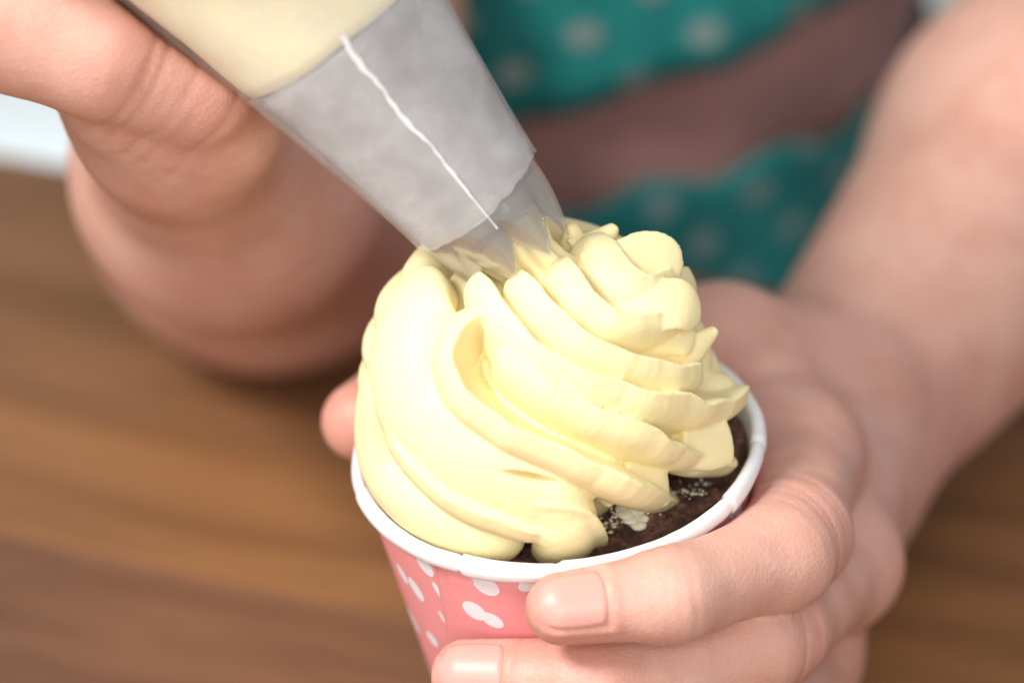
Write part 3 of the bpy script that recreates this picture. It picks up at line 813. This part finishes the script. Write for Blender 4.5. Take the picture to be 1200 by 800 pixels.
# nails: bed directions
camdir = lambda p: unit(CAM - p)
nails = []
for f, n_, ln, hw, tw in ((IDX, 'index', 10.8, R_(50), 0.05), (MID, 'middle', 11.2, R_(50), 0.1), (RIN, 'ring', 10.5, R_(50), 0)):
    tip_, base_ = f[-1][0], f[-2][0]; ax_ = unit(tip_ - base_)
    up_ = camdir(tip_) + np.array((0, 0, 0.35)); up_ = unit(up_ - ax_ * (up_ @ ax_)); sd = np.cross(ax_, up_)
    nails.append((tip_, ax_, up_, sd, f[-1][1], ln, hw))
    # a shallow fold around the nail
    rel = NP - tip_; s_ = rel @ ax_; th = np.arctan2(rel @ sd, rel @ up_)
    fr1 = np.maximum(np.abs(th) / hw, np.abs((s_ - (f[-1][1] * 0.72 - ln / 2)) / (ln / 2)))
    rr = np.linalg.norm(rel - s_[:, None] * ax_, axis=1)
    m_ = (rr < 12) & (np.abs(s_) < 16) & (np.abs(th) < 1.5)
    disp += np.where(m_, 0.30 * np.exp(-((fr1 - 1.16) / 0.10) ** 2) - 0.22 * (fr1 < 1.02), 0)
BV[near] = NP + NN * disp[:, None]
me = bpy.data.meshes.new('person')
me.vertices.add(len(BV)); me.vertices.foreach_set('co', (BV * MM).astype(np.float32).ravel())
me.loops.add(len(BF) * 4); me.loops.foreach_set('vertex_index', BF.astype(np.int32).ravel())
me.polygons.add(len(BF)); me.polygons.foreach_set('loop_start', np.arange(0, len(BF) * 4, 4, dtype=np.int32))
me.update(calc_edges=True); me.validate()
at = me.attributes.new('flush', 'FLOAT', 'POINT'); fa = np.zeros(len(BV), np.float32); fa[near] = flush; at.data.foreach_set('value', fa)
person = put('person', me, M['skin'])
tag(person, 'person in teal polka-dot clothes piping frosting onto a held cupcake', 'person')
# nails laid on the finger surface
for (tip_, ax_, up_, sd, r0, ln, hw) in nails:
    nu_, nv_ = 21, 23; st = []
    for i in range(nu_):
        for j in range(nv_):
            u = -1 + 2 * i / (nu_ - 1); v = -1 + 2 * j / (nv_ - 1)
            # squarish rounded outline
            uu = u * math.sqrt(1 - 0.22 * v * v); vv = v * math.sqrt(1 - 0.26 * u * u)
            s_ = r0 * 0.72 - ln / 2 + vv * ln / 2
            st.append((uu * hw, s_, max(abs(u), abs(v))))
    st = np.array(st)
    dirs = up_[None] * np.cos(st[:, :1]) + sd[None] * np.sin(st[:, :1])
    base = tip_[None] + ax_[None] * st[:, 1:2]
    lo = np.zeros(len(st)); hi = np.full(len(st), 20.0)
    for _ in range(26):
        m_ = (lo + hi) / 2; dd = body((base + dirs * m_[:, None]).astype(np.float32)); lo = np.where(dd < 0, m_, lo); hi = np.where(dd < 0, hi, m_)
    edge = np.clip((st[:, 2] - 0.86) / 0.14, 0, 1)
    # past the fingertip the plate stands free
    rr = np.maximum(lo, r0 * 0.80) + 0.16 - 0.55 * edge ** 2
    V = base + dirs * rr[:, None]
    put('nail', mesh('nail', V, grid_faces(nu_, nv_)), M['nail'], person)

# ------------------------------------------------------------------ clothes
def cloth(name, zlo, zhi, grow, mat, ruf=0.0, a0=-180, a1=180, dz=None, nu=220, nv=24, seed=1, th=1.6, flare=0):
    V = []; UV = []
    for i in range(nu):
        a = R_(a0 + (a1 - a0) * i / (nu - 1))
        for j in range(nv):
            t = j / (nv - 1); zl, zh = zlo(a), zhi(a); z = zl + (zh - zl) * t
            g = grow + ruf * (math.sin(a * 23 + seed) * 0.6 + math.sin(a * 41 + seed * 2) * 0.4) * (1 - t) + flare * (1 - t) ** 2 + 1.4 * math.sin(a * 9 + z * 0.05 + seed)
            x = TCX + (TA + g) * math.cos(a); y = TCY + (TB + g) * math.sin(a)
            V.append((x, y, z)); UV.append((a * 100 / 17.5, z / 17.5))
    me = mesh(name, V, grid_faces(nu, nv))
    uvl = me.uv_layers.new(name='UVMap'); c45 = math.cos(0.9); s45 = math.sin(0.9)
    for l in me.loops:
        u, v = UV[l.vertex_index]; uvl.data[l.index].uv = (u * c45 - v * s45, u * s45 + v * c45)
    o = put(name, me, mat, person); so = o.modifiers.new('thick', 'SOLIDIFY'); so.thickness = th * MM; so.offset = -1
    return o
slope = lambda a: 26 * math.cos(a)                       # the hems climb towards the person's left
cloth('dress_top', lambda a: -57 + slope(a) + 1.2 * math.sin(a * 14), lambda a: 225, 10.5, M['dots'], ruf=1.5, seed=2, nv=40, flare=4)
cloth('sash', lambda a: -105, lambda a: -40 + slope(a), 5.5, M['sash'], seed=4)
cloth('skirt', lambda a: TZ - 150, lambda a: -83 + 6 * math.cos(a) + 2.5 * math.sin(a * 19), 8.5, M['dots'], seed=6, nv=40, flare=10)
